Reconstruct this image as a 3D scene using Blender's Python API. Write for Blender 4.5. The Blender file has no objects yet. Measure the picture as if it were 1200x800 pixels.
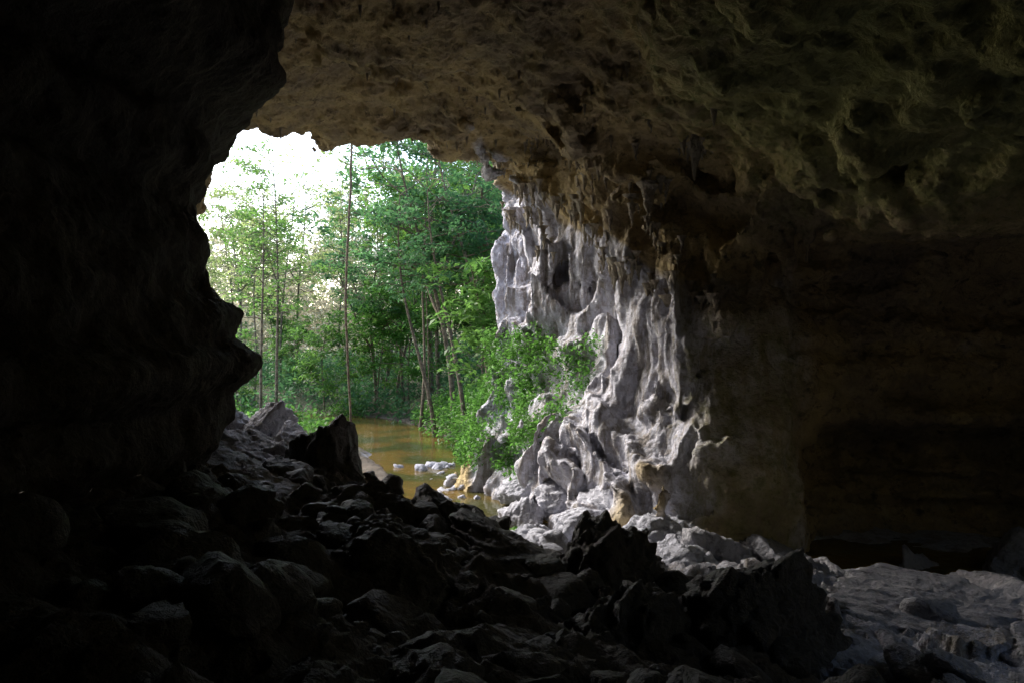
import bpy, math, numpy as np, time
from mathutils import Vector
from mathutils.bvhtree import BVHTree
T0=time.time()
rng=np.random.default_rng(7)
scene=bpy.context.scene

# ------------------------------------------------------------ noise
_perm=rng.permutation(256); _perm=np.concatenate([_perm,_perm,_perm]).astype(np.int32)
_g=rng.normal(size=(256,3)); _g/=np.linalg.norm(_g,axis=1)[:,None]; _g=_g.astype(np.float32)
def pn(x,y,z):
    x=np.asarray(x,np.float32);y=np.asarray(y,np.float32);z=np.asarray(z,np.float32)
    x,y,z=np.broadcast_arrays(x,y,z)
    xi=np.floor(x).astype(np.int32);yi=np.floor(y).astype(np.int32);zi=np.floor(z).astype(np.int32)
    fx=x-xi;fy=y-yi;fz=z-zi;xi&=255;yi&=255;zi&=255
    u=fx*fx*fx*(fx*(fx*6-15)+10);v=fy*fy*fy*(fy*(fy*6-15)+10);w=fz*fz*fz*(fz*(fz*6-15)+10)
    r=0
    for dx in (0,1):
        a=_perm[xi+dx]; wx=u if dx else 1-u
        for dy in (0,1):
            b=_perm[(a+yi+dy)&255]; wy=v if dy else 1-v
            for dz in (0,1):
                h=_perm[(b+zi+dz)&255]; wz=w if dz else 1-w
                g=_g[h]
                r=r+wx*wy*wz*(g[...,0]*(fx-dx)+g[...,1]*(fy-dy)+g[...,2]*(fz-dz))
    return r*1.6
def fbm(x,y,z,o=4,lac=2.03,gain=0.5,ridge=False):
    s=0;a=1.0
    for i in range(o):
        n=pn(x+17.3*i,y-9.1*i,z+5.7*i)
        if ridge: n=0.5-np.abs(n)*1.4
        s=s+a*n; a*=gain; x=x*lac;y=y*lac;z=z*lac
    return s
def ss(a,b,x):
    t=np.clip((x-a)/(b-a),0,1); return t*t*(3-2*t)
def smin(a,b,k):
    h=np.clip(0.5+0.5*(b-a)/k,0,1); return b*(1-h)+a*h-k*h*(1-h)

# ------------------------------------------------------------ mesh helper
def mk(name,V,faces,mats=(),fm=None,smooth=True):
    me=bpy.data.meshes.new(name)
    V=np.asarray(V,np.float32)
    me.vertices.add(len(V)); me.vertices.foreach_set('co',V.ravel())
    faces=[np.asarray(f,np.int32) for f in faces if len(f)]
    loops=np.concatenate([f.ravel() for f in faces]); tot=np.concatenate([np.full(len(f),f.shape[1],np.int32) for f in faces])
    st=np.concatenate([[0],np.cumsum(tot)[:-1]]).astype(np.int32)
    me.loops.add(len(loops)); me.loops.foreach_set('vertex_index',loops)
    me.polygons.add(len(tot)); me.polygons.foreach_set('loop_start',st); me.polygons.foreach_set('loop_total',tot)
    if fm is not None: me.polygons.foreach_set('material_index',np.asarray(fm,np.int32))
    me.polygons.foreach_set('use_smooth',np.full(len(tot),smooth))
    for m in mats: me.materials.append(m)
    me.update(calc_edges=True); me.validate()
    return me
def obj(name,me,loc=(0,0,0)):
    o=bpy.data.objects.new(name,me); o.location=loc; scene.collection.objects.link(o); return o
def setcol(me,name,C):
    a=me.color_attributes.new(name,'FLOAT_COLOR','POINT')
    C=np.concatenate([C,np.ones((len(C),1))],1).astype(np.float32)
    a.data.foreach_set('color',C.ravel())

# ------------------------------------------------------------ materials
class NT:
    def __init__(s,name):
        s.m=bpy.data.materials.new(name); s.m.use_nodes=True; s.t=s.m.node_tree; s.t.nodes.clear()
        s.out=s.n('ShaderNodeOutputMaterial')
    def n(s,t,**k):
        nd=s.t.nodes.new(t)
        for a,b in k.items(): setattr(nd,a,b)
        return nd
    def l(s,a,b): s.t.links.new(a,b)
    def noise(s,vec,scale,detail=4,rough=0.6):
        n=s.n('ShaderNodeTexNoise'); n.inputs['Scale'].default_value=scale; n.inputs['Detail'].default_value=detail; n.inputs['Roughness'].default_value=rough
        if vec is not None: s.l(vec,n.inputs['Vector'])
        return n.outputs['Fac']
    def ramp(s,fac,p0,p1):
        r=s.n('ShaderNodeMapRange'); r.interpolation_type='SMOOTHSTEP'; r.inputs[1].default_value=p0; r.inputs[2].default_value=p1
        s.l(fac,r.inputs[0]); return r.outputs[0]
    def mix(s,fac,a,b):
        m=s.n('ShaderNodeMix',data_type='RGBA')
        if isinstance(fac,(int,float)): m.inputs[0].default_value=fac
        else: s.l(fac,m.inputs[0])
        for v,i in ((a,6),(b,7)):
            if isinstance(v,tuple): m.inputs[i].default_value=(*v,1)
            else: s.l(v,m.inputs[i])
        return m.outputs[2]
    def math(s,op,a,b):
        m=s.n('ShaderNodeMath',operation=op)
        for v,i in ((a,0),(b,1)):
            if isinstance(v,(int,float)): m.inputs[i].default_value=v
            else: s.l(v,m.inputs[i])
        return m.outputs[0]
def rock_mat(name,zoned,A=(0.29,0.23,0.15),B=(0.49,0.38,0.19),F=(0.62,0.63,0.72),bump=1.0,rough=0.8,spec=0.35,moss=(0.25,0.265,0.08)):
    k=NT(name); geo=k.n('ShaderNodeNewGeometry'); P=geo.outputs['Position']
    n1=k.noise(P,0.55,4,0.62); n2=k.noise(P,3.1,5,0.7); n3=k.noise(P,14,4,0.7)
    c=k.mix(k.ramp(n1,0.36,0.62),A,B)
    c=k.mix(k.ramp(n2,0.52,0.72),c,tuple(v*0.38 for v in A))
    if zoned:
        at=k.n('ShaderNodeAttribute',attribute_name='zone'); sp=k.n('ShaderNodeSeparateColor'); k.l(at.outputs['Color'],sp.inputs[0])
        f=k.mix(k.ramp(n2,0.45,0.68),F,tuple(v*q for v,q in zip(F,(0.60,0.55,0.50))))
        mp=k.n('ShaderNodeMapping'); mp.inputs['Scale'].default_value=(1.5,1.5,0.13); k.l(P,mp.inputs['Vector'])
        n4=k.noise(mp.outputs[0],1.6,5,0.7)
        f=k.mix(k.math('MULTIPLY',k.ramp(n4,0.48,0.62),0.72),f,(0.22,0.19,0.145))
        fz=k.ramp(k.math('ADD',sp.outputs[0],k.math('MULTIPLY',k.math('SUBTRACT',n1,0.5),0.9)),0.25,0.65)
        c=k.mix(fz,c,f)
        mz=k.ramp(k.math('ADD',sp.outputs[1],k.math('MULTIPLY',k.math('SUBTRACT',n2,0.5),1.2)),0.25,0.9)
        c=k.mix(k.math('MULTIPLY',mz,0.7),c,moss)
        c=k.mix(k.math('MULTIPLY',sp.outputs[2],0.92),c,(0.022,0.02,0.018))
    c=k.mix(k.math('MULTIPLY',k.ramp(n3,0.5,0.75),0.5),c,k.mix(0.65,c,(0.03,0.025,0.02)))
    b=k.n('ShaderNodeBsdfPrincipled'); k.l(c,b.inputs['Base Color']); b.inputs['Roughness'].default_value=rough
    b.inputs['Specular IOR Level'].default_value=spec
    vor=k.n('ShaderNodeTexVoronoi'); vor.inputs['Scale'].default_value=3.2
    wn=k.n('ShaderNodeTexNoise'); wn.inputs['Scale'].default_value=2.5; wn.inputs['Detail'].default_value=1; k.l(P,wn.inputs['Vector'])
    ad=k.n('ShaderNodeVectorMath',operation='ADD'); k.l(P,ad.inputs[0]); k.l(wn.outputs['Color'],ad.inputs[1]); k.l(ad.outputs[0],vor.inputs['Vector'])
    h=k.math('ADD',k.math('MULTIPLY',n2,0.15),k.math('MULTIPLY',n3,0.07))
    h=k.math('ADD',h,k.math('MULTIPLY',vor.outputs['Distance'],0.06))
    bp=k.n('ShaderNodeBump'); bp.inputs['Strength'].default_value=1.0; bp.inputs['Distance'].default_value=bump; k.l(h,bp.inputs['Height']); k.l(bp.outputs[0],b.inputs['Normal'])
    k.l(b.outputs[0],k.out.inputs[0]); return k.m
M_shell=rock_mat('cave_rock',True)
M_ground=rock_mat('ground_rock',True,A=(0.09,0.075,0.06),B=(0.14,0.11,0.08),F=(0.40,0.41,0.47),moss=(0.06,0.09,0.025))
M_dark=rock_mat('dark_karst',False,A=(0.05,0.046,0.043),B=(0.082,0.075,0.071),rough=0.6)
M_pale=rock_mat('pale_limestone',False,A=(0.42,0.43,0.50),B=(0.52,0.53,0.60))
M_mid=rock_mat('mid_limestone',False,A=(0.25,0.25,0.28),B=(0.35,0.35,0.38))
def leaf_mat(name,c1,c2,c3,tr=0.5):
    k=NT(name); geo=k.n('ShaderNodeNewGeometry'); P=geo.outputs['Position']; oi=k.n('ShaderNodeObjectInfo')
    n=k.noise(P,0.7,2,0.5); n2=k.noise(P,9,1,0.5)
    c=k.mix(k.ramp(n,0.38,0.62),c1,c2); c=k.mix(k.ramp(n2,0.5,0.7),c,c3)
    c=k.mix(k.math('MULTIPLY',oi.outputs['Random'],0.62),c,tuple(v*q for v,q in zip(c1,(0.4,0.5,0.75))))
    d=k.n('ShaderNodeBsdfPrincipled'); d.inputs['Roughness'].default_value=0.5; k.l(c,d.inputs['Base Color']); d.inputs['Specular IOR Level'].default_value=0.3
    t=k.n('ShaderNodeBsdfTranslucent'); k.l(k.mix(0.3,c,tuple(min(1,v*2.2) for v in c2)),t.inputs[0])
    m=k.n('ShaderNodeMixShader'); m.inputs[0].default_value=tr; k.l(d.outputs[0],m.inputs[1]); k.l(t.outputs[0],m.inputs[2]); k.l(m.outputs[0],k.out.inputs[0]); return k.m
M_leaf=leaf_mat('leaf_green',(0.075,0.19,0.04),(0.16,0.31,0.06),(0.11,0.24,0.06))
M_leaf2=leaf_mat('leaf_deep',(0.055,0.15,0.06),(0.10,0.23,0.08),(0.08,0.18,0.06))
M_shrub=leaf_mat('shrub_leaf',(0.06,0.17,0.03),(0.11,0.26,0.045),(0.08,0.20,0.04))
M_sun_toned=leaf_mat('sun_toned_leaf',(0.16,0.28,0.07),(0.30,0.38,0.14),(0.38,0.33,0.20),0.55)  # leaf colour brightened and warmed to look sunlit
M_hazed=leaf_mat('hazed_far_leaf',(0.30,0.36,0.20),(0.56,0.50,0.34),(0.74,0.52,0.47),0.5)  # distance haze and sun glow mixed into the leaf colour
def bark_mat():
    k=NT('bark'); geo=k.n('ShaderNodeNewGeometry'); n=k.noise(geo.outputs['Position'],5,4,0.7)
    c=k.mix(k.ramp(n,0.4,0.65),(0.10,0.075,0.05),(0.25,0.20,0.14))
    b=k.n('ShaderNodeBsdfPrincipled'); b.inputs['Roughness'].default_value=0.9; k.l(c,b.inputs['Base Color'])
    k.l(b.outputs[0],k.out.inputs[0]); return k.m
M_bark=bark_mat()
def water_mat():
    k=NT('river_water'); geo=k.n('ShaderNodeNewGeometry'); n=k.noise(geo.outputs['Position'],2.6,4,0.5); n2=k.noise(geo.outputs['Position'],0.4,3,0.5)
    b=k.n('ShaderNodeBsdfPrincipled'); b.inputs['Roughness'].default_value=0.05
    k.l(k.mix(k.ramp(n2,0.4,0.6),(0.14,0.09,0.025),(0.06,0.06,0.02)),b.inputs['Base Color']); b.inputs['IOR'].default_value=1.33
    bp=k.n('ShaderNodeBump'); bp.inputs['Distance'].default_value=0.04; bp.inputs['Strength'].default_value=0.5; k.l(n,bp.inputs['Height']); k.l(bp.outputs[0],b.inputs['Normal'])
    k.l(b.outputs[0],k.out.inputs[0]); return k.m
M_water=water_mat()

# ------------------------------------------------------------ cave shell field
def axis(lo,a,b,hi,f,c):
    return np.concatenate([np.arange(lo,a-c*0.5,c),np.arange(a,b,f),np.arange(b,hi+c,c)]).astype(np.float32)
xs=axis(-17,-11,12.5,20.5,0.12,0.35); ys=axis(-10,5,30.5,34,0.12,0.4); zs=np.arange(-6.8,10,0.12).astype(np.float32)
poly=np.array([(-40,60),(-0.75,60),(-0.75,28.5),(0.0,26.4),(1.1,24),(2.3,21.6),(3.3,19.4),(4.2,17.7),(5.1,16.5),(6.0,16.1),(6.9,16.5),(8.2,17.3),(10.5,17.4),(14,16.8),(18,13),(19,4),(16,-6),(8,-9),(-40,-9)],np.float32)
def sdpoly(x,y):
    d=np.full(x.shape,1e9,np.float32); inside=np.zeros(x.shape,bool); n=len(poly)
    for i in range(n):
        a=poly[i];b=poly[(i+1)%n]; e=b-a
        t=np.clip(((x-a[0])*e[0]+(y-a[1])*e[1])/(e@e),0,1)
        d=np.minimum(d,(x-a[0]-t*e[0])**2+(y-a[1]-t*e[1])**2)
        c=((a[1]>y)!=(b[1]>y)); 
        with np.errstate(divide='ignore',invalid='ignore'):
            xi=a[0]+(y-a[1])/(b[1]-a[1]+1e-9)*e[0]
        inside^=(c&(x<xi))
    d=np.sqrt(d); return np.where(inside,d,-d)
def Hc(x,y):
    h=np.interp(x,[-17,-10,-6,-2,0,2,4,6,10,14,20],[7.6,7.6,7.3,7.25,6.9,5.7,4.3,3.5,2.9,1.9,1.2])
    h=h+0.5*ss(20,10,y)*ss(4,-2,x)
    h=h+0.9*ss(19,26,y)*ss(-1,2,x)
    return h.astype(np.float32)
zl=[-7,-2.6,-1.66,-1.2,-1.07,-0.74,-0.5,-0.36,-0.2,0,0.15,0.36,0.6,0.95,1.2,1.37,1.7,1.96,2.4,2.7,3.2,3.35,3.6,4.2,4.75,6,9]
xl=[-4.9,-4.6,-4.25,-3.85,-3.78,-3.85,-3.6,-3.5,-3.55,-3.86,-3.82,-3.70,-3.8,-4.15,-4.1,-3.95,-4.1,-4.3,-4.2,-4.15,-4.02,-3.7,-3.32,-3.2,-3.1,-3.0,-3.0]
X,Y=np.meshgrid(xs,ys,indexing='ij')
D2=sdpoly(X,Y); H2=Hc(X,Y)
yc=np.interp(X,[-17,-10,-4,-1,0.2,20],[22.5,24,24.6,27.0,30,31.5]).astype(np.float32)
Z=zs[None,None,:]; X3=X[:,:,None]; Y3=Y[:,:,None]
mm=(ss(14.5,17,Y)*ss(7.5,6,X))[:,:,None]; ur=ss(6.6,8.4,X)[:,:,None]
wall=D2[:,:,None]-mm*0.45*np.maximum(0,-1.4-Z)-mm*0.25*ss(1.6,-0.5,Z)+mm*0.35*ss(2.0,3.2,Z)*ss(3,0,X3)
wall=wall+ur*(1.7*ss(-1.9,-2.7,Z)-0.30*ss(0.9,-0.3,Z))
sp=np.log1p(np.exp((Y3-9.6)*3))/3
left=(X3-np.interp(Z,zl,xl).astype(np.float32)+0.62*sp+0.10*np.maximum(0,9.6-Y3))/1.15
ceil=(H2[:,:,None]-Z)*0.92
F=smin(ceil,wall,1.3); F=smin(F,left,0.35); F=np.minimum(F,Y3+8.5)
F=np.maximum(F,(Y-yc)[:,:,None]*0.85+0*Z).astype(np.float32)
# added unseen roof opening to light right recess and slab (funnel opening upwards)
added_well=(3.0+0.9*np.maximum(0,Z-2.5)-np.hypot(X-12.3,(Y-4.0)*0.9)[:,:,None])*0.7
F=np.maximum(F,np.where(Z>0,added_well,-5).astype(np.float32))
del wall,left,ceil,added_well
idx=np.nonzero(np.abs(F)<1.5)
px,py,pz=xs[idx[0]],ys[idx[1]],zs[idx[2]]
lm=ss(-2.4,-3.2,px)*ss(16,12,py)
fz=ss(14.5,16.5,py)*ss(7.6,6.4,px)*ss(-3,-1.5,px)*ss(7,5,pz)   # flowstone wall
st=ss(6.2,8.2,px)*ss(12,14,py)
n=(pn(px*0.28,py*0.28,pz*0.28)*0.8+pn(px*0.75,py*0.75,pz*0.9)*0.42)*(1-0.85*lm)
# rounded buttresses, hanging curtains (fluted, stretched vertically) under broken shelves
bl=np.sqrt(pn(px*0.60,py*0.60,pz*0.30)**2+0.006); wz=0.35*pn(px*0.7,py*0.7,pz*0.7+4)
bl2=np.sqrt(pn(px*1.7+5+wz,py*1.7+wz,pz*0.36)**2+0.003); bl3=np.abs(pn(px*3.6+2+wz,py*3.6,pz*0.75))
tt=pz*0.42+1.5*pn(px*0.40+9,py*0.40,pz*0.26)+0.4*pn(px*1.2,py*1.2,pz*0.6)
fr=tt-np.floor(tt); shelf=fr*ss(1.0,0.78,fr)
n-=fz*(bl*1.0-0.34+bl2*0.46*(0.4+shelf)+bl3*0.17)
n-=fz*(0.68*shelf-0.24)
n-=(1-fz)*(1-lm)*(np.abs(pn(px*1.5,py*1.5,pz*1.5+7))*0.30)
lay=pn(px*0.18+3,py*0.18,pz*1.9+0.3*pn(px*0.5,py*0.5,pz*0))
n+=(st*0.36+lm*0.12)*np.clip(lay*3,-1,1)
n+=0.10*pn(px*1.9,py*1.9,pz*2.6)*lm
F[idx]+=n.astype(np.float32)
print('field',time.time()-T0,F.shape)
# ---- surface nets
S=F>0
c=S[:-1,:-1,:-1].astype(np.int8)
for a,b,d in [(1,0,0),(0,1,0),(0,0,1),(1,1,0),(1,0,1),(0,1,1),(1,1,1)]:
    c=c+S[a:S.shape[0]-1+a,b:S.shape[1]-1+b,d:S.shape[2]-1+d]
act=(c>0)&(c<8); ai=np.nonzero(act)
vid=np.full(act.shape,-1,np.int32); vid[ai]=np.arange(len(ai[0]))
acc=np.zeros((len(ai[0]),3)); cnt=np.zeros(len(ai[0]))
corners=[(i,j,k) for i in (0,1) for j in (0,1) for k in (0,1)]
for p in corners:
    for ax in range(3):
        if p[ax]==1: continue
        q=list(p); q[ax]=1
        i0=(ai[0]+p[0],ai[1]+p[1],ai[2]+p[2]); i1=(ai[0]+q[0],ai[1]+q[1],ai[2]+q[2])
        f0=F[i0];f1=F[i1]; m=(f0>0)!=(f1>0)
        t=np.where(m,f0/(f0-f1+1e-12),0)
        A=np.stack([xs[i0[0]],ys[i0[1]],zs[i0[2]]],1);B=np.stack([xs[i1[0]],ys[i1[1]],zs[i1[2]]],1)
        acc+=(A+(B-A)*t[:,None])*m[:,None]; cnt+=m
V=acc/cnt[:,None]
def edge(ax):
    sl0=[slice(1,-1)]*3; sl1=[slice(1,-1)]*3; sl0[ax]=slice(0,-1); sl1[ax]=slice(1,None)
    a=S[tuple(sl0)]; b=S[tuple(sl1)]; e=np.nonzero(a!=b)
    g=[e[0]+1,e[1]+1,e[2]+1]; g[ax]=e[ax]
    u,v=(ax+1)%3,(ax+2)%3
    def cell(du,dv):
        h=[g[0].copy(),g[1].copy(),g[2].copy()]; h[u]+=du; h[v]+=dv; return vid[h[0],h[1],h[2]]
    q=np.stack([cell(-1,-1),cell(0,-1),cell(0,0),cell(-1,0)],1)
    flip=a[e]; q[flip]=q[flip][:,::-1]; return q
Q=np.concatenate([edge(0),edge(1),edge(2)])
Q=Q[(Q>=0).all(1)]
me0=mk('tmp',V,[Q]); o0=obj('tmp',me0); md=o0.modifiers.new('s','SUBSURF'); md.levels=1
dg=bpy.context.evaluated_depsgraph_get(); me=bpy.data.meshes.new_from_object(o0.evaluated_get(dg)); 
bpy.data.objects.remove(o0); bpy.data.meshes.remove(me0)
nv=len(me.vertices); co=np.empty(nv*3,np.float32); me.vertices.foreach_get('co',co); co=co.reshape(-1,3)
no=np.empty(nv*3,np.float32); me.vertices.foreach_get('normal',no); no=no.reshape(-1,3)
print('shell verts',nv,time.time()-T0)
x,y,z=co.T
lm=ss(-2.4,-3.2,x)*ss(16,12,y)
fz=ss(14.5,16.5,y)*ss(7.6,6.4,x)*ss(-3,-1.5,x)*ss(7,5,z)
zst=1-0.55*fz
bil=fbm(x*1.5,y*1.5,z*1.5*zst,5,gain=0.58,ridge=True)
fb=fbm(x*1.7+4,y*1.7,z*1.7*zst,5,gain=0.6)
fb2=fbm(x*4.1+1,y*4.1,z*4.1,3,gain=0.6)
d=np.where(lm>0.5,bil*0.065,0)+(lm<=0.5)*(fz*(-bil*0.09+fb*0.06)+(1-fz)*(fb*0.13+fb2*0.03))
co=co+no*d[:,None]
me.vertices.foreach_set('co',co.ravel()); me.update()
# calcite zone: below a border that falls from the mouth towards the inner nose
bz=np.interp(x,[-1,0,1,2,3,4,6],[6.4,5.9,4.8,3.6,2.5,1.4,0.4])
flow_and_fill=1.25*ss(0.7,-0.6,z-bz)*ss(15.5,18.5,y)*ss(-1.8,-0.9,x)*ss(5.0,3.3,x-0.5*ss(-2,-4,z))
flow_and_fill=flow_and_fill+0.42*ss(15,16.0,y)*ss(8.2,6.6,x)*ss(3.0,4.0,x)*ss(2.2,1.2,z)+0.2*ss(7,9,x)*ss(13,15,y)*ss(2.5,1.5,z)  # inner nose and right recess paled in the colour to stand in for light
moss=0.66*ss(0.5,5,x)*ss(1,3,z)*ss(21,13,y)+0.5*ss(3.2,4.6,x)*ss(7.5,6.5,x)*ss(14,15.5,y)*ss(2.5,0,z)+0.35*ss(-3,2,x)*ss(18,8,y)*ss(2,4,z)
shade_tone=ss(-1.5,-3.0,x)*ss(17,13,y)*ss(7,5,z)+0.25*ss(7,9,x)*ss(-1.4,-2.2,z)*ss(12,14,y)  # shade put into the colour: backlit left wall, undercut of the recess
setcol(me,'zone',np.stack([flow_and_fill,moss,np.clip(shade_tone,0,1)],1))
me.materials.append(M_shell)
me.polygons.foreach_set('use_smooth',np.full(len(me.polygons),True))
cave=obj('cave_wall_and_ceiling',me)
bvh=BVHTree.FromPolygons([tuple(v) for v in V.tolist()],[tuple(q) for q in Q.tolist()])
print('shell',time.time()-T0)

# ------------------------------------------------------------ ground
gp=np.array([(0,0,-1.7),(-4,4,-1.3),(0,5,-2.7),(4,5,-3.3),(3,9,-3.9),(-4,9,-2.1),(-5,12,-2.3),(-3,14,-2.9),(-6,18,-3.0),(-7,24,-4.2),(0,14,-4.3),(-1,18,-4.9),(2,19,-4.7),
(7,8,-3.8),(7.5,12,-4.4),(5,11,-4.05),(6,14,-4.8),(12,14,-5.6),(7,16.5,-5.5),(-2,24,-5.7),(-3.1,30,-5.7),(-9,42,-5.7),(0.5,27,-4.8),(1.5,22,-4.6),(-15,34,-4.4),(-20,50,-4.0),(-2.6,38,-4.2),(0,34,-3.9),(4,45,-1.8),(-10,58,-4.2),
(-5.8,31,-5.12),(-9,30,-4.7),(-14,24,-4.2),(18,10,-5.5),(10,0,-3.5),(-8,-8,-1.0),(10,-8,-3),(-20,10,-3.5),(30,60,6),(10,80,4),(-20,90,-2),(-60,60,-2),(-60,0,0),(40,0,-2),(40,-40,0),(-40,-40,0)],np.float64)
def tpsk(r2): return 0.5*r2*np.log(r2+1e-9)
nP=len(gp); R2=((gp[:,None,:2]-gp[None,:,:2])**2).sum(-1); K=tpsk(R2)+np.eye(nP)*0.5
Pm=np.c_[np.ones(nP),gp[:,:2]]; A=np.block([[K,Pm],[Pm.T,np.zeros((3,3))]]); W=np.linalg.solve(A,np.r_[gp[:,2],0,0,0])
chan=np.array([(-22,52),(-11,44),(-8.2,40.5),(-5.4,35.5),(-3.0,30),(-1.7,25),(-0.8,20.4),(3,17.0),(8,16.0),(14,14.0),(22,12)])
def chd(x,y):
    d=np.full(x.shape,1e9)
    for a,b in zip(chan[:-1],chan[1:]):
        e=b-a; t=np.clip(((x-a[0])*e[0]+(y-a[1])*e[1])/(e@e),0,1); d=np.minimum(d,np.hypot(x-a[0]-t*e[0],y-a[1]-t*e[1]))
    return d
WL=-5.2
def Gbase(x,y):
    sh=x.shape; xf=np.clip(x.ravel(),-60,40).astype(np.float64); yf=np.clip(y.ravel(),-40,90).astype(np.float64)
    g=W[nP]+W[nP+1]*xf+W[nP+2]*yf
    for i in range(nP): g=g+W[i]*tpsk((xf-gp[i,0])**2+(yf-gp[i,1])**2)
    g=g.reshape(sh); g=g+ss(110,300,y)*16+ss(70,200,np.abs(x))*10
    d=chd(x,y)
    wch=np.interp(y,[14,17.5,20,24,30,38,50],[1.2,0.6,1.0,1.4,1.8,1.9,2.2])
    g=np.maximum(g,np.where(d>wch+1.0,WL+0.12,-9))
    t=ss(wch+1.6,wch-0.3,d); g=g*(1-t)+np.minimum(g,WL-0.45)*t
    return g
def G(x,y):
    x=np.asarray(x,np.float64);y=np.asarray(y,np.float64)
    g=Gbase(x,y)
    ins=ss(27,23,y)*ss(30,20,np.abs(x))
    r=fbm(x*0.55,y*0.55,x*0+3.3,6,gain=0.58,ridge=True)
    r2=np.abs(pn(x*1.3,y*1.3,x*0+9))
    near=ss(17,12,y)*ss(6,3,x)
    g=g+ins*(0.34*r*(0.5+0.6*near)-0.12+0.25*near*r2)+(1-ins)*(0.12*fbm(x*0.8,y*0.8,x*0,3))
    s=ss(3.0,4.2,x)*ss(15.8,14.6,y)*ss(4.5,6,y)*ss(11,9.5,x)
    q=(g+0.30*pn(x*0.45,y*0.45,x*0+2)+0.10*x-0.05*y)/0.30+0.9*pn(x*1.1,y*1.1,x*0+5)+0.3*pn(x*3,y*3,x*0+5); fr=q-np.floor(q)
    g=g+s*(0.30*(ss(0.0,0.2,fr)-fr)+0.05*fbm(x*3.1,y*3.1,x*0+1,3,ridge=True))
    return g
gx=np.concatenate([-np.geomspace(400,16,40),np.arange(-15.5,-7,0.25),np.arange(-7,10,0.07),np.arange(10,16,0.2),np.geomspace(16.2,400,40)])
gy=np.concatenate([-np.geomspace(300,2,26),np.arange(-1.5,3,0.25),np.arange(3,22,0.07),np.arange(22,48,0.2),np.geomspace(48.4,600,60)])
GX,GY=np.meshgrid(gx,gy,indexing='ij'); GZ=G(GX,GY)
nx,ny=GX.shape; I=np.arange(nx*ny).reshape(nx,ny)
q=np.stack([I[:-1,:-1],I[1:,:-1],I[1:,1:],I[:-1,1:]],-1).reshape(-1,4)
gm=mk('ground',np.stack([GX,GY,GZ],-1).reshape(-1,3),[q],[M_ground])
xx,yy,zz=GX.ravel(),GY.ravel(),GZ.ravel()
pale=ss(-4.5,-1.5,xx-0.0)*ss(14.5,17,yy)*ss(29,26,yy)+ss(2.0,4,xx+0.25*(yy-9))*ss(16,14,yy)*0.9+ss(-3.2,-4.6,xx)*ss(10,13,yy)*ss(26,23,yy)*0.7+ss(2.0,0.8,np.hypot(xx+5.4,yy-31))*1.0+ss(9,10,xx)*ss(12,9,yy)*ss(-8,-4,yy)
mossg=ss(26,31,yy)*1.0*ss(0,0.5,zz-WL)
dk_shade=ss(15,12,yy)*ss(3.5,1.5,xx+0.25*(yy-9))*0.75*ss(-5.2,-3.6,xx-0*yy)  # near ground: dark karst, with its backlit shade put into the colour
setcol(gm,'zone',np.stack([np.clip(pale,0,1),mossg,np.clip(dk_shade,0,1)],1))
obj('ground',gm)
wx=np.array([(-60,8),(24,8),(24,70),(-60,70)]); wm=mk('river',np.c_[wx,np.full(4,WL)],[np.array([[0,1,2,3]])],[M_water]); obj('river',wm)
print('ground',time.time()-T0)

# ------------------------------------------------------------ boulders
import bmesh
def ico(sub):
    bm=bmesh.new(); bmesh.ops.create_icosphere(bm,subdivisions=sub,radius=1); v=np.array([a.co[:] for a in bm.verts]); f=np.array([[a.index for a in c.verts] for c in bm.faces]); bm.free(); return v,f
I5=ico(6);I4=ico(5);I3=ico(3)
def boulder(ic,seed,planes=14,rough=0.07):
    r=np.random.default_rng(seed); dirs,f=ic
    n=r.normal(size=(planes,3)); n/=np.linalg.norm(n,axis=1)[:,None]; dd=r.uniform(0.55,1.0,planes)
    dots=dirs@n.T; t=np.where(dots>0.12,dd/np.maximum(dots,0.12),9)
    k=0.02; rad=-k*np.log(np.exp(-np.minimum(t,3)/k).sum(1)+np.exp(-1.15/k))
    s=seed*3.7; v=dirs*rad[:,None]
    nn=fbm(v[:,0]*1.5+s,v[:,1]*1.5,v[:,2]*1.5,3,gain=0.5)*1.0+0.55*fbm(v[:,0]*4+s,v[:,1]*4,v[:,2]*4,4,gain=0.6,ridge=True)
    v=v*(1+rough*nn*1.6)[:,None]
    q=v@n[0]; fr=q*4+0.8*pn(v[:,0]*1.2,v[:,1]*1.2+s,v[:,2]*1.2); fr=fr-np.floor(fr); v=v*(1-0.06*ss(0.0,0.2,fr)*ss(1.0,0.6,fr))[:,None]
    return v,f
def rot(ax,ay,az):
    from mathutils import Euler
    return np.array(Euler((ax,ay,az)).to_matrix())
def put_boulder(x,y,top,sx,sy,sz,seed,mat,rz=0.0,name='boulder',rough=0.08,tilt=0.25):
    v,f=boulder(I5 if max(sx,sy)>0.7 and y<12.5 else I4,seed,rough=rough)
    v=v*np.array([sx,sy,sz])*1.15; v=v@rot(tilt*math.sin(seed),tilt*math.cos(seed),rz).T
    v=v-np.array([0,0,v[:,2].max()])
    m=mk(name,v,[f],[mat]); return obj(name,m,(x,y,top))
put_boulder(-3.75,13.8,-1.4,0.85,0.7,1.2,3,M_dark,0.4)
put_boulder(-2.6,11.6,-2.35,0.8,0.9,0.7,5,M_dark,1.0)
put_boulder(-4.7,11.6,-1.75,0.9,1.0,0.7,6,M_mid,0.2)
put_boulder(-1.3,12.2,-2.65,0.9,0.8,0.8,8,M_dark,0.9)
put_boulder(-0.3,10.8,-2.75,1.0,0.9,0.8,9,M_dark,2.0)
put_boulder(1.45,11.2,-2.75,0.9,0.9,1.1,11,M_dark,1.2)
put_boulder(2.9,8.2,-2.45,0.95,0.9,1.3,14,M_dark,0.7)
put_boulder(1.2,7.8,-2.7,0.9,0.8,0.9,15,M_dark,1.7)
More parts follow.
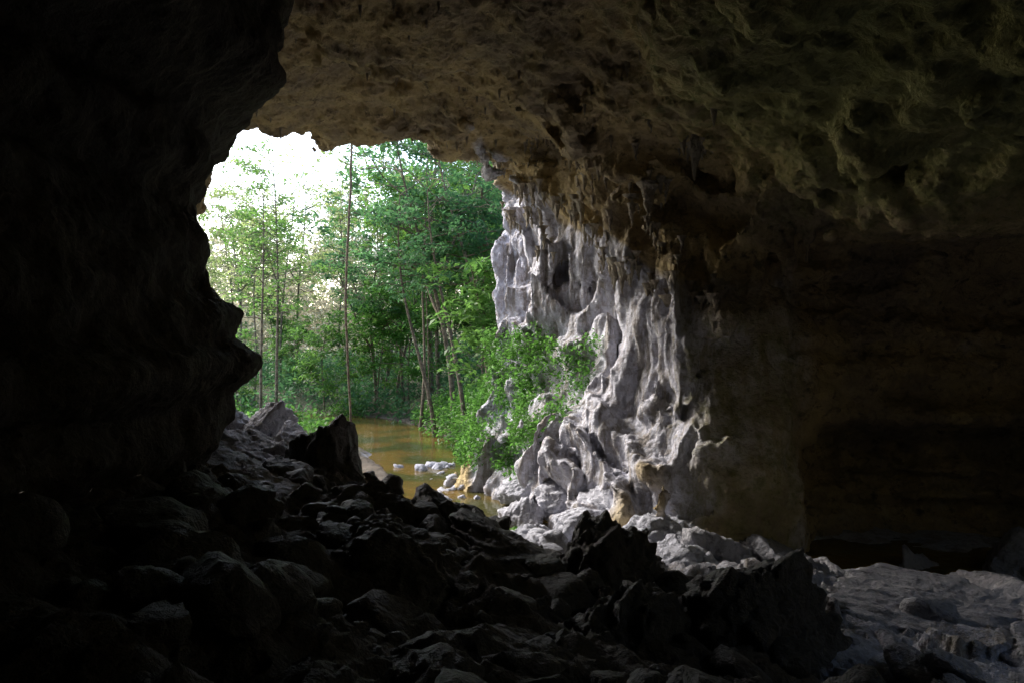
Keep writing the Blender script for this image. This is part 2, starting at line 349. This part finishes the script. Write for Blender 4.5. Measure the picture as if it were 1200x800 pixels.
put_boulder(-1.9,8.0,-2.05,1.1,1.0,0.8,16,M_dark,2.2)
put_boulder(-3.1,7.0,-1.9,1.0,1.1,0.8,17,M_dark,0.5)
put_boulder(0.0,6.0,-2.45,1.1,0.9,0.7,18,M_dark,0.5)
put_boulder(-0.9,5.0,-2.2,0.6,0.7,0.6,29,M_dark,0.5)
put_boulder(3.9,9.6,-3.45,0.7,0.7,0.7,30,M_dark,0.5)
put_boulder(-6.6,18.6,-1.55,0.75,0.8,0.9,21,M_pale,0.5)
put_boulder(-7.8,18.9,-1.65,0.8,0.8,0.9,22,M_pale,1.5)
put_boulder(-5.6,17.0,-2.0,0.8,0.7,0.8,23,M_pale,2.5)
put_boulder(-6.4,15.4,-1.9,1.1,0.8,0.6,24,M_mid,2.8)
put_boulder(-4.9,13.6,-2.1,0.9,0.8,0.6,25,M_mid,1.8)
for i,(a,b,t,sx,sy,sz) in enumerate([(5.7,9.6,-3.5,1.6,1.0,0.5),(7.4,10.2,-3.65,1.5,1.1,0.5),(4.9,12.0,-3.85,1.2,0.8,0.5),(6.8,7.8,-3.5,1.4,0.9,0.5),(6.0,13.0,-4.25,1.2,0.8,0.5),(8.4,12.4,-4.15,1.2,0.8,0.5),(6.3,11.4,-3.85,0.9,0.8,0.5)]):
    put_boulder(a,b,t,sx,sy,sz,40+i,M_mid,0.5*i,rough=0.07,tilt=0.1)
put_boulder(11.4,15.2,-4.0,0.7,0.7,1.4,60,M_mid,0.4); put_boulder(9.3,15.6,-4.7,0.8,0.6,0.8,61,M_mid,0.4)
for i,(a,b,t,s) in enumerate([(3.4,16.0,-4.0,0.9),(4.6,15.0,-4.0,0.9),(1.9,17.3,-4.2,0.7),(0.2,19.4,-4.4,0.6),(1.4,20.0,-4.0,0.7),(2.6,18.3,-3.7,0.9),(0.4,21.8,-4.2,0.7),(5.9,15.0,-4.3,0.9),(0.6,16.4,-4.3,0.7),(2.2,15.2,-4.1,0.8),(3.3,14.2,-4.1,0.7)]):
    put_boulder(a,b,t,s,s*0.9,s*0.8,80+i,M_pale if i not in(1,7) else M_mid,0.8*i)
protos=[boulder(I3,200+i,planes=10,rough=0.07) for i in range(8)]
def rubble(name,N,fx,size,mat,seed,zmin=-99,pw=3):
    r=np.random.default_rng(seed); P=fx(r,N); z=np.maximum(G(P[:,0],P[:,1]),zmin); Vs=[];Fs=[];o=0
    for i in range(len(P)):
        v,f=protos[r.integers(8)]; s=size[0]+(size[1]-size[0])*r.random()**pw
        w=v*np.array([s*r.uniform(0.8,1.3),s,s*r.uniform(0.5,0.9)]); w=w@rot(r.uniform(-.5,.5),r.uniform(-.5,.5),r.uniform(0,6)).T
        Vs.append(w+np.array([P[i,0],P[i,1],z[i]+s*0.15])); Fs.append(f+o); o+=len(v)
    obj(name,mk(name,np.concatenate(Vs),[np.concatenate(Fs)],[mat]))
rubble('pale_rubble',620,lambda r,N:np.c_[r.uniform(-1.4,4.6,N),r.uniform(14,25.5,N)],(0.08,0.45),M_pale,1)
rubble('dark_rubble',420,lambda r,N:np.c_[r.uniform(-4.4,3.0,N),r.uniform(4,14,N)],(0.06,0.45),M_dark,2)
rubble('slab_rubble',200,lambda r,N:np.c_[r.uniform(3.6,9.5,N),r.uniform(6.5,15.5,N)],(0.04,0.32),M_mid,3,pw=2.5)
rubble('bank_rubble',160,lambda r,N:np.c_[r.uniform(-8,-4.4,N),r.uniform(11,20,N)],(0.08,0.45),M_mid,6)
rubble('river_stones',46,lambda r,N:(lambda y:np.c_[np.interp(y,[19,24,30,36],[-0.7,-1.5,-3.8,-7.0])+r.normal(0,0.8,N),y])(r.uniform(19,29,N)),(0.08,0.45),M_pale,4,zmin=WL-0.08,pw=2.5)
print('rocks',time.time()-T0)

# ------------------------------------------------------------ stalactites
def tubes(paths,sides=7):
    Vs=[];Fs=[];o=0
    for pts,rad in paths:
        pts=np.asarray(pts,float); n=len(pts); d=np.gradient(pts,axis=0); d/=np.linalg.norm(d,axis=1)[:,None]+1e-9
        ref=np.where(np.abs(d[:,2:3])>0.8,np.array([[1.,0,0]]),np.array([[0,0,1.]])); u=np.cross(d,ref); u/=np.linalg.norm(u,axis=1)[:,None]; w=np.cross(d,u)
        a=np.arange(sides)/sides*2*np.pi
        ring=pts[:,None]+(u[:,None]*np.cos(a)[None,:,None]+w[:,None]*np.sin(a)[None,:,None])*np.asarray(rad)[:,None,None]
        Vs.append(ring.reshape(-1,3)); i=np.arange(n-1)[:,None]*sides; j=np.arange(sides)[None]; k=(j+1)%sides
        Fs.append(np.stack([i+j,i+k,i+sides+k,i+sides+j],-1).reshape(-1,4)+o); o+=n*sides
    return np.concatenate(Vs),np.concatenate(Fs)
paths=[]; r=np.random.default_rng(5)
for i in range(360):
    x0=r.uniform(-1.0,5.4); yb=np.interp(x0,[-1,0,1.1,2.4,3.5,4.7,5.4],[28,26.4,24,21.6,19.2,16.8,16.6]); off=abs(r.normal(0,0.6)); xx0=x0-off*0.85; yy0=yb-off*0.45
    hit=bvh.ray_cast(Vector((xx0,yy0,np.interp(x0,[-1,2,5.5],[4.5,2.2,0.2]))),Vector((0,0,1)))
    if hit[0] is None: continue
    z0=hit[0].z; L=r.uniform(0.1,0.38)*(1 if r.random()<0.85 else 2.0); n=9; t=np.linspace(0,1,n)
    pts=np.c_[xx0+0.02*r.normal(size=n)*t,yy0+0.02*r.normal(size=n)*t,z0+0.2-(L+0.2)*t]
    R=L*0.15+0.03
    paths.append((pts,R*(1-t)**0.8*(1+0.12*r.normal(size=n))*np.array([1.9,1.4,1.1]+[1]*(n-3))+0.006))
for i in range(60):
    xx0=r.uniform(-8,4);yy0=r.uniform(12,24)
    hit=bvh.ray_cast(Vector((xx0,yy0,2)),Vector((0,0,1)))
    if hit[0] is None or hit[0].z>8.5: continue
    L=r.uniform(0.1,0.35); t=np.linspace(0,1,6); paths.append((np.c_[xx0+0*t,yy0+0*t,hit[0].z+0.2-(L+0.2)*t],(L*0.2+0.02)*(1-t)**0.8+0.006))
v,f=tubes(paths,9); sm=mk('stalactites',v,[f],[rock_mat('stalactite_rock',False,A=(0.26,0.215,0.16),B=(0.36,0.32,0.25))]); obj('stalactites',sm)

# ------------------------------------------------------------ leaves
def leaves(C,size,r,up=0.9,aspect=0.45,droop=0.25):
    N=len(C); n=r.normal(size=(N,3)); n[:,2]=np.abs(n[:,2])+up; n/=np.linalg.norm(n,axis=1)[:,None]
    t=np.cross(n,r.normal(size=(N,3))); t/=np.linalg.norm(t,axis=1)[:,None]; b=np.cross(n,t)
    s=(size*r.uniform(0.5,1.4,N))[:,None]
    V=np.stack([C-t*s*0.5,C+b*s*aspect*0.5+t*s*0.05,C+t*s*0.5-n*s*droop,C-b*s*aspect*0.5+t*s*0.05],1)
    return V.reshape(-1,3),np.arange(4*N).reshape(N,4)
def clumps(cent,rad,cnt,size,r,flat=0.6,**k):
    C=[]
    for c,ra,n in zip(cent,rad,cnt):
        d=r.normal(size=(n,3)); d/=np.linalg.norm(d,axis=1)[:,None]; q=d*(r.random((n,1))**0.45)*ra; q[:,2]*=flat; C.append(q+c)
    return leaves(np.concatenate(C),size,r,**k)
def tree(name,H,cs,spread,nb,seed,lean=(0,0),rad=0.16,leaf=0.28,per=34,mat=M_leaf,crad=0.8,wob=0.5,fork=0):
    r=np.random.default_rng(seed); n=14; t=np.linspace(0,1,n)
    ph=r.uniform(0,6,4)
    tx=lean[0]*t**1.2*H+wob*np.sin(t*4+ph[0])*t; ty=lean[1]*t*H+wob*np.sin(t*5+ph[1])*t
    tr=np.c_[tx,ty,t*H-0.4*(t==0)]; paths=[(tr,rad*(1-0.8*t)*(1+0.5*(t<0.05)))]
    trunks=[(tr,cs)]
    for k in range(fork):
        a=r.uniform(0,6.28); f0=r.uniform(0.3,0.5); b0=np.array([np.interp(f0,t,tr[:,q]) for q in range(3)]); L=H*(1-f0)*r.uniform(0.7,0.95)
        s=np.linspace(0,1,10); t2=b0+np.c_[np.cos(a)*L*0.45*s**0.8,np.sin(a)*L*0.45*s**0.8,L*0.85*s]
        paths.append((t2,rad*0.55*(1-0.75*s)+0.01)); trunks.append((t2,0.35))
    cent=[];cr=[]
    for ti,(tk,c0) in enumerate(trunks):
        m=nb if ti==0 else nb//2; tt=np.linspace(0,1,len(tk))
        for i in range(m):
            g=(i+r.random())/m; f=c0+(1-c0)*g; p=np.array([np.interp(f,tt,tk[:,k]) for k in range(3)])
            az=r.uniform(0,6.28); el=r.uniform(-0.05,0.9)*(0.3+g); L=spread*(0.45+0.75*math.sin(math.pi*min(1,g*0.75+0.12)))*r.uniform(0.4,1.25)*(1 if ti==0 else 0.7)
            d=np.array([math.cos(az)*math.cos(el),math.sin(az)*math.cos(el),math.sin(el)]); s=np.linspace(0,1,6)
            bp=p+d*L*s[:,None]+np.c_[0*s,0*s,-0.12*L*s**2]+r.normal(size=(6,3))*0.07*L*s[:,None]
            paths.append((bp,rad*0.3*(1-0.8*s)*(1.1-f*0.5)+0.006))
            for j in range(r.integers(2,6)):
                q=r.uniform(0.35,1.0); pb=np.array([np.interp(q,s,bp[:,k]) for k in range(3)])
                d2=d*0.6+r.normal(size=3)*0.7; d2[2]*=0.6; L2=L*0.36*r.uniform(0.4,1.3); e=pb+d2*L2
                paths.append((np.linspace(pb,e,3),np.array([0.018,0.012,0.006])*(H/16)))
                cent.append(e);cr.append(crad*r.uniform(0.4,1.3))
            cent.append(bp[-1]);cr.append(crad*0.9)
    v1,f1=tubes(paths,6); v2,f2=clumps(cent,cr,[max(6,int(per*c*c/(crad*crad)*r.uniform(0.6,1.3))) for c in cr],leaf,r,flat=0.45)
    return mk(name,np.concatenate([v1,v2]),[f1,f2+len(v1)],[M_bark,mat],np.r_[np.zeros(len(f1)),np.ones(len(f2))])
TA=tree('rainforest_tree',19,0.48,4.4,26,11,lean=(0.05,0.0),fork=1,leaf=0.36,per=28)
TB=tree('rainforest_tree',17,0.48,4.4,22,12,lean=(-0.16,0.02),rad=0.2,mat=M_leaf2,leaf=0.38,fork=2,wob=0.9,per=26)
TC=tree('understory_tree',8,0.25,2.4,22,13,rad=0.07,leaf=0.36,mat=M_leaf,per=24,crad=0.75,fork=1)
TD=tree('rainforest_tree',21,0.42,3.4,24,14,lean=(0.0,0),rad=0.15,leaf=0.3,wob=0.25,per=26)
TE=tree('understory_tree',12,0.3,3.4,24,15,lean=(0.12,0),rad=0.11,leaf=0.50,mat=M_leaf,per=20,fork=1,crad=1.0)
TG=tree('understory_tree',10,0.25,3.0,22,17,lean=(-0.05,0),rad=0.09,leaf=0.34,mat=M_shrub,per=26,fork=1,crad=0.85)
TP=tree('slender_tree',18,0.68,2.4,14,18,lean=(0.10,0),rad=0.13,leaf=0.32,mat=M_leaf,per=20,crad=0.8,wob=0.9)
TQ=tree('slender_tree',16,0.6,2.6,14,19,lean=(-0.16,0),rad=0.17,leaf=0.32,mat=M_leaf2,per=20,crad=0.8,wob=1.0)
TY=tree('sun_toned_tree',18,0.4,4.4,26,23,lean=(0.04,0),rad=0.13,leaf=0.34,mat=M_sun_toned,per=20,crad=0.9,fork=1)
def put(me,x,y,s,rz,nm=None,sink=0.3):
    z=float(G(np.array([x]),np.array([y]))[0]); o=obj(nm or me.name.split('.')[0],me,(x,y,max(z,WL-0.3)-sink)); o.scale=(s,s,s); o.rotation_euler=(0,0,rz); return o
put(TD,-14.7,40,0.72,0.5); put(TD,-13.9,40.3,0.76,2.2); put(TP,-20.5,54,0.8,1.0)
put(TB,-3.4,40,1.0,0.1); put(TB,-1.2,38,0.9,-0.2); put(TA,-5.0,47,1.0,2.6); put(TE,-0.8,33.6,0.8,0.6)
put(TC,-9.8,50,1.1,0); put(TC,-13.5,49,0.9,1.4); put(TC,-0.4,31.6,0.8,3.5); put(TP,-8.2,52,0.9,4.0); put(TQ,-4.2,37.6,0.85,0.2); put(TQ,-2.4,35.6,0.8,-0.3); put(TP,-5.6,41.5,0.85,0.6)
put(TQ,0.4,41,1.0,0.4); put(TG,-4.0,46,1.1,5.0); put(TQ,-10.4,56,1.0,3.0); put(TC,-18.5,46,0.7,2); put(TG,-7.4,49,1.0,2); put(TE,-1.8,44,1.1,4.4)
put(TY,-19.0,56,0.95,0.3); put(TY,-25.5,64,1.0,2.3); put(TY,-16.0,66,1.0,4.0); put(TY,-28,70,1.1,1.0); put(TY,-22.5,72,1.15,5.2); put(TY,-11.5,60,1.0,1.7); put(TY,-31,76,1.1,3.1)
r=np.random.default_rng(34); cnt=0
for i in range(600):
    if cnt>=48: break
    x0=r.uniform(-45,18);y0=r.uniform(50,85)
    left_=x0/y0<-0.2
    if left_ and r.random()<0.66: continue
    put([TC,TG,TP,TY][r.integers(4)] if left_ else [TA,TB,TE,TQ,TY,TG,TP][r.integers(7)],x0,y0,r.uniform(0.7,1.25),r.uniform(0,6)); cnt+=1
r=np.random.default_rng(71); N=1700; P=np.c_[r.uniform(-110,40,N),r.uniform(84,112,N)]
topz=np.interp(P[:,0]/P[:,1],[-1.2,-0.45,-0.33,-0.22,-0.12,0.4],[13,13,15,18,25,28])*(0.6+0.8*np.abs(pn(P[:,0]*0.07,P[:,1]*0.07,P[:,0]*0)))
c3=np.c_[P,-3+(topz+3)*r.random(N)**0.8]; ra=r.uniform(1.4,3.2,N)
v,f=clumps(c3,ra,[int(9*a*a)+10 for a in ra],0.75,r,flat=0.7,up=0.4); obj('distant_jungle',mk('distant_jungle',v,[f],[M_hazed]))
def on_ground(P,dz): return np.c_[P,G(P[:,0],P[:,1])+dz]
def mass(name,N,fx,rr,per,size,mat,seed,flat=0.8,dz=0.3,dmin=1.9,**k):
    r=np.random.default_rng(seed); P=fx(r,N); P=P[chd(P[:,0],P[:,1])>dmin]; ra=r.uniform(rr[0],rr[1],len(P))
    c=on_ground(P,0); c[:,2]+=ra*dz+r.random(len(P))*ra*0.6
    v,f=clumps(c,ra,[int(per*a*a)+6 for a in ra],size,r,flat=flat,up=0.6,**k); obj(name,mk(name,v,[f],[mat]))
mass('undergrowth',500,lambda r,N:np.c_[r.uniform(-36,8,N),r.uniform(40,80,N)],(0.5,1.8),45,0.38,M_leaf2,51,flat=1.1,dmin=2.3)
mass('riverbank_shrubs',220,lambda r,N:(lambda y:np.c_[np.interp(y,[28,44],[-0.9,-6.5])+r.uniform(0,4.5,N),y])(r.uniform(28.5,45,N)),(0.4,1.2),110,0.24,M_shrub,52,flat=0.95,dmin=1.9)
mass('riverbank_shrubs',150,lambda r,N:np.c_[r.uniform(-22,-10,N),r.uniform(32,50,N)],(0.4,1.1),110,0.26,M_shrub,53,flat=0.8)
r=np.random.default_rng(61); cc=[];ra=[]
for i in range(200):
    y0=r.uniform(20.6,27.4); z0=-4.3+4.5*r.random()**1.1
    if r.random()<ss(24,22,np.array(y0))*0.6: continue
    hit=bvh.ray_cast(Vector((-5,y0,z0)),Vector((1,0,0)))
    if hit[0] is None: continue
    h=hit[0]; cc.append(np.array(h)+np.array([-0.25,-0.05,0.05])); ra.append(r.uniform(0.18,0.6))
for i in range(45):
    a,b=r.uniform(-0.8,2.8),r.uniform(17.0,23.5); cc.append(np.array([a,b,float(G(np.array([a]),np.array([b]))[0])+0.25])); ra.append(r.uniform(0.12,0.35))
v,f=clumps(cc,ra,[int(380*a*a)+12 for a in ra],0.15,r,flat=0.9,up=0.5); obj('mouth_shrub',mk('mouth_shrub',v,[f],[M_shrub]))
def vine(x,y,zt,zb,rad,seed):
    r=np.random.default_rng(seed); t=np.linspace(0,1,24); p=np.c_[x+0.10*np.sin(t*7+seed)+0.02*r.normal(size=24),y+0.1*np.cos(t*6),zt+(zb-zt)*t]
    v,f=tubes([(p,np.full(24,rad))],6); obj('hanging_vine',mk('hanging_vine',v,[f],[M_bark]))
vine(-7.3,30.5,9.6,-5.0,0.055,1); vine(-5.0,40,12,-4.0,0.04,2)
print('plants',time.time()-T0)

# ------------------------------------------------------------ light, world, camera
sd=Vector((-0.66,0.50,0.60)).normalized(); el=math.asin(sd.z); az=math.atan2(sd.x,sd.y)
w=bpy.data.worlds.new('World'); scene.world=w; w.use_nodes=True; nt=w.node_tree; nt.nodes.clear()
sky=nt.nodes.new('ShaderNodeTexSky'); sky.sky_type='NISHITA'; sky.sun_disc=False; sky.sun_elevation=el; sky.sun_rotation=az; sky.air_density=1.0; sky.dust_density=2.5
bg=nt.nodes.new('ShaderNodeBackground'); bg.inputs[1].default_value=0.62; ou=nt.nodes.new('ShaderNodeOutputWorld'); nt.links.new(sky.outputs[0],bg.inputs[0]); nt.links.new(bg.outputs[0],ou.inputs[0])
L=bpy.data.lights.new('sun','SUN'); L.energy=5; L.angle=math.radians(12); L.color=(1,0.96,0.9); lo=bpy.data.objects.new('sun',L); scene.collection.objects.link(lo); lo.rotation_euler=sd.to_track_quat('Z','Y').to_euler()
cam=bpy.data.cameras.new('camera'); cam.lens=24; cam.sensor_width=36; cam.clip_end=2000; cam.clip_start=0.05
co_=bpy.data.objects.new('camera',cam); scene.collection.objects.link(co_); co_.location=(0,0,0); co_.rotation_euler=(math.radians(90),0,0); scene.camera=co_
scene.view_settings.view_transform='Standard'; scene.view_settings.look='None'; scene.view_settings.exposure=0
print('total',time.time()-T0)
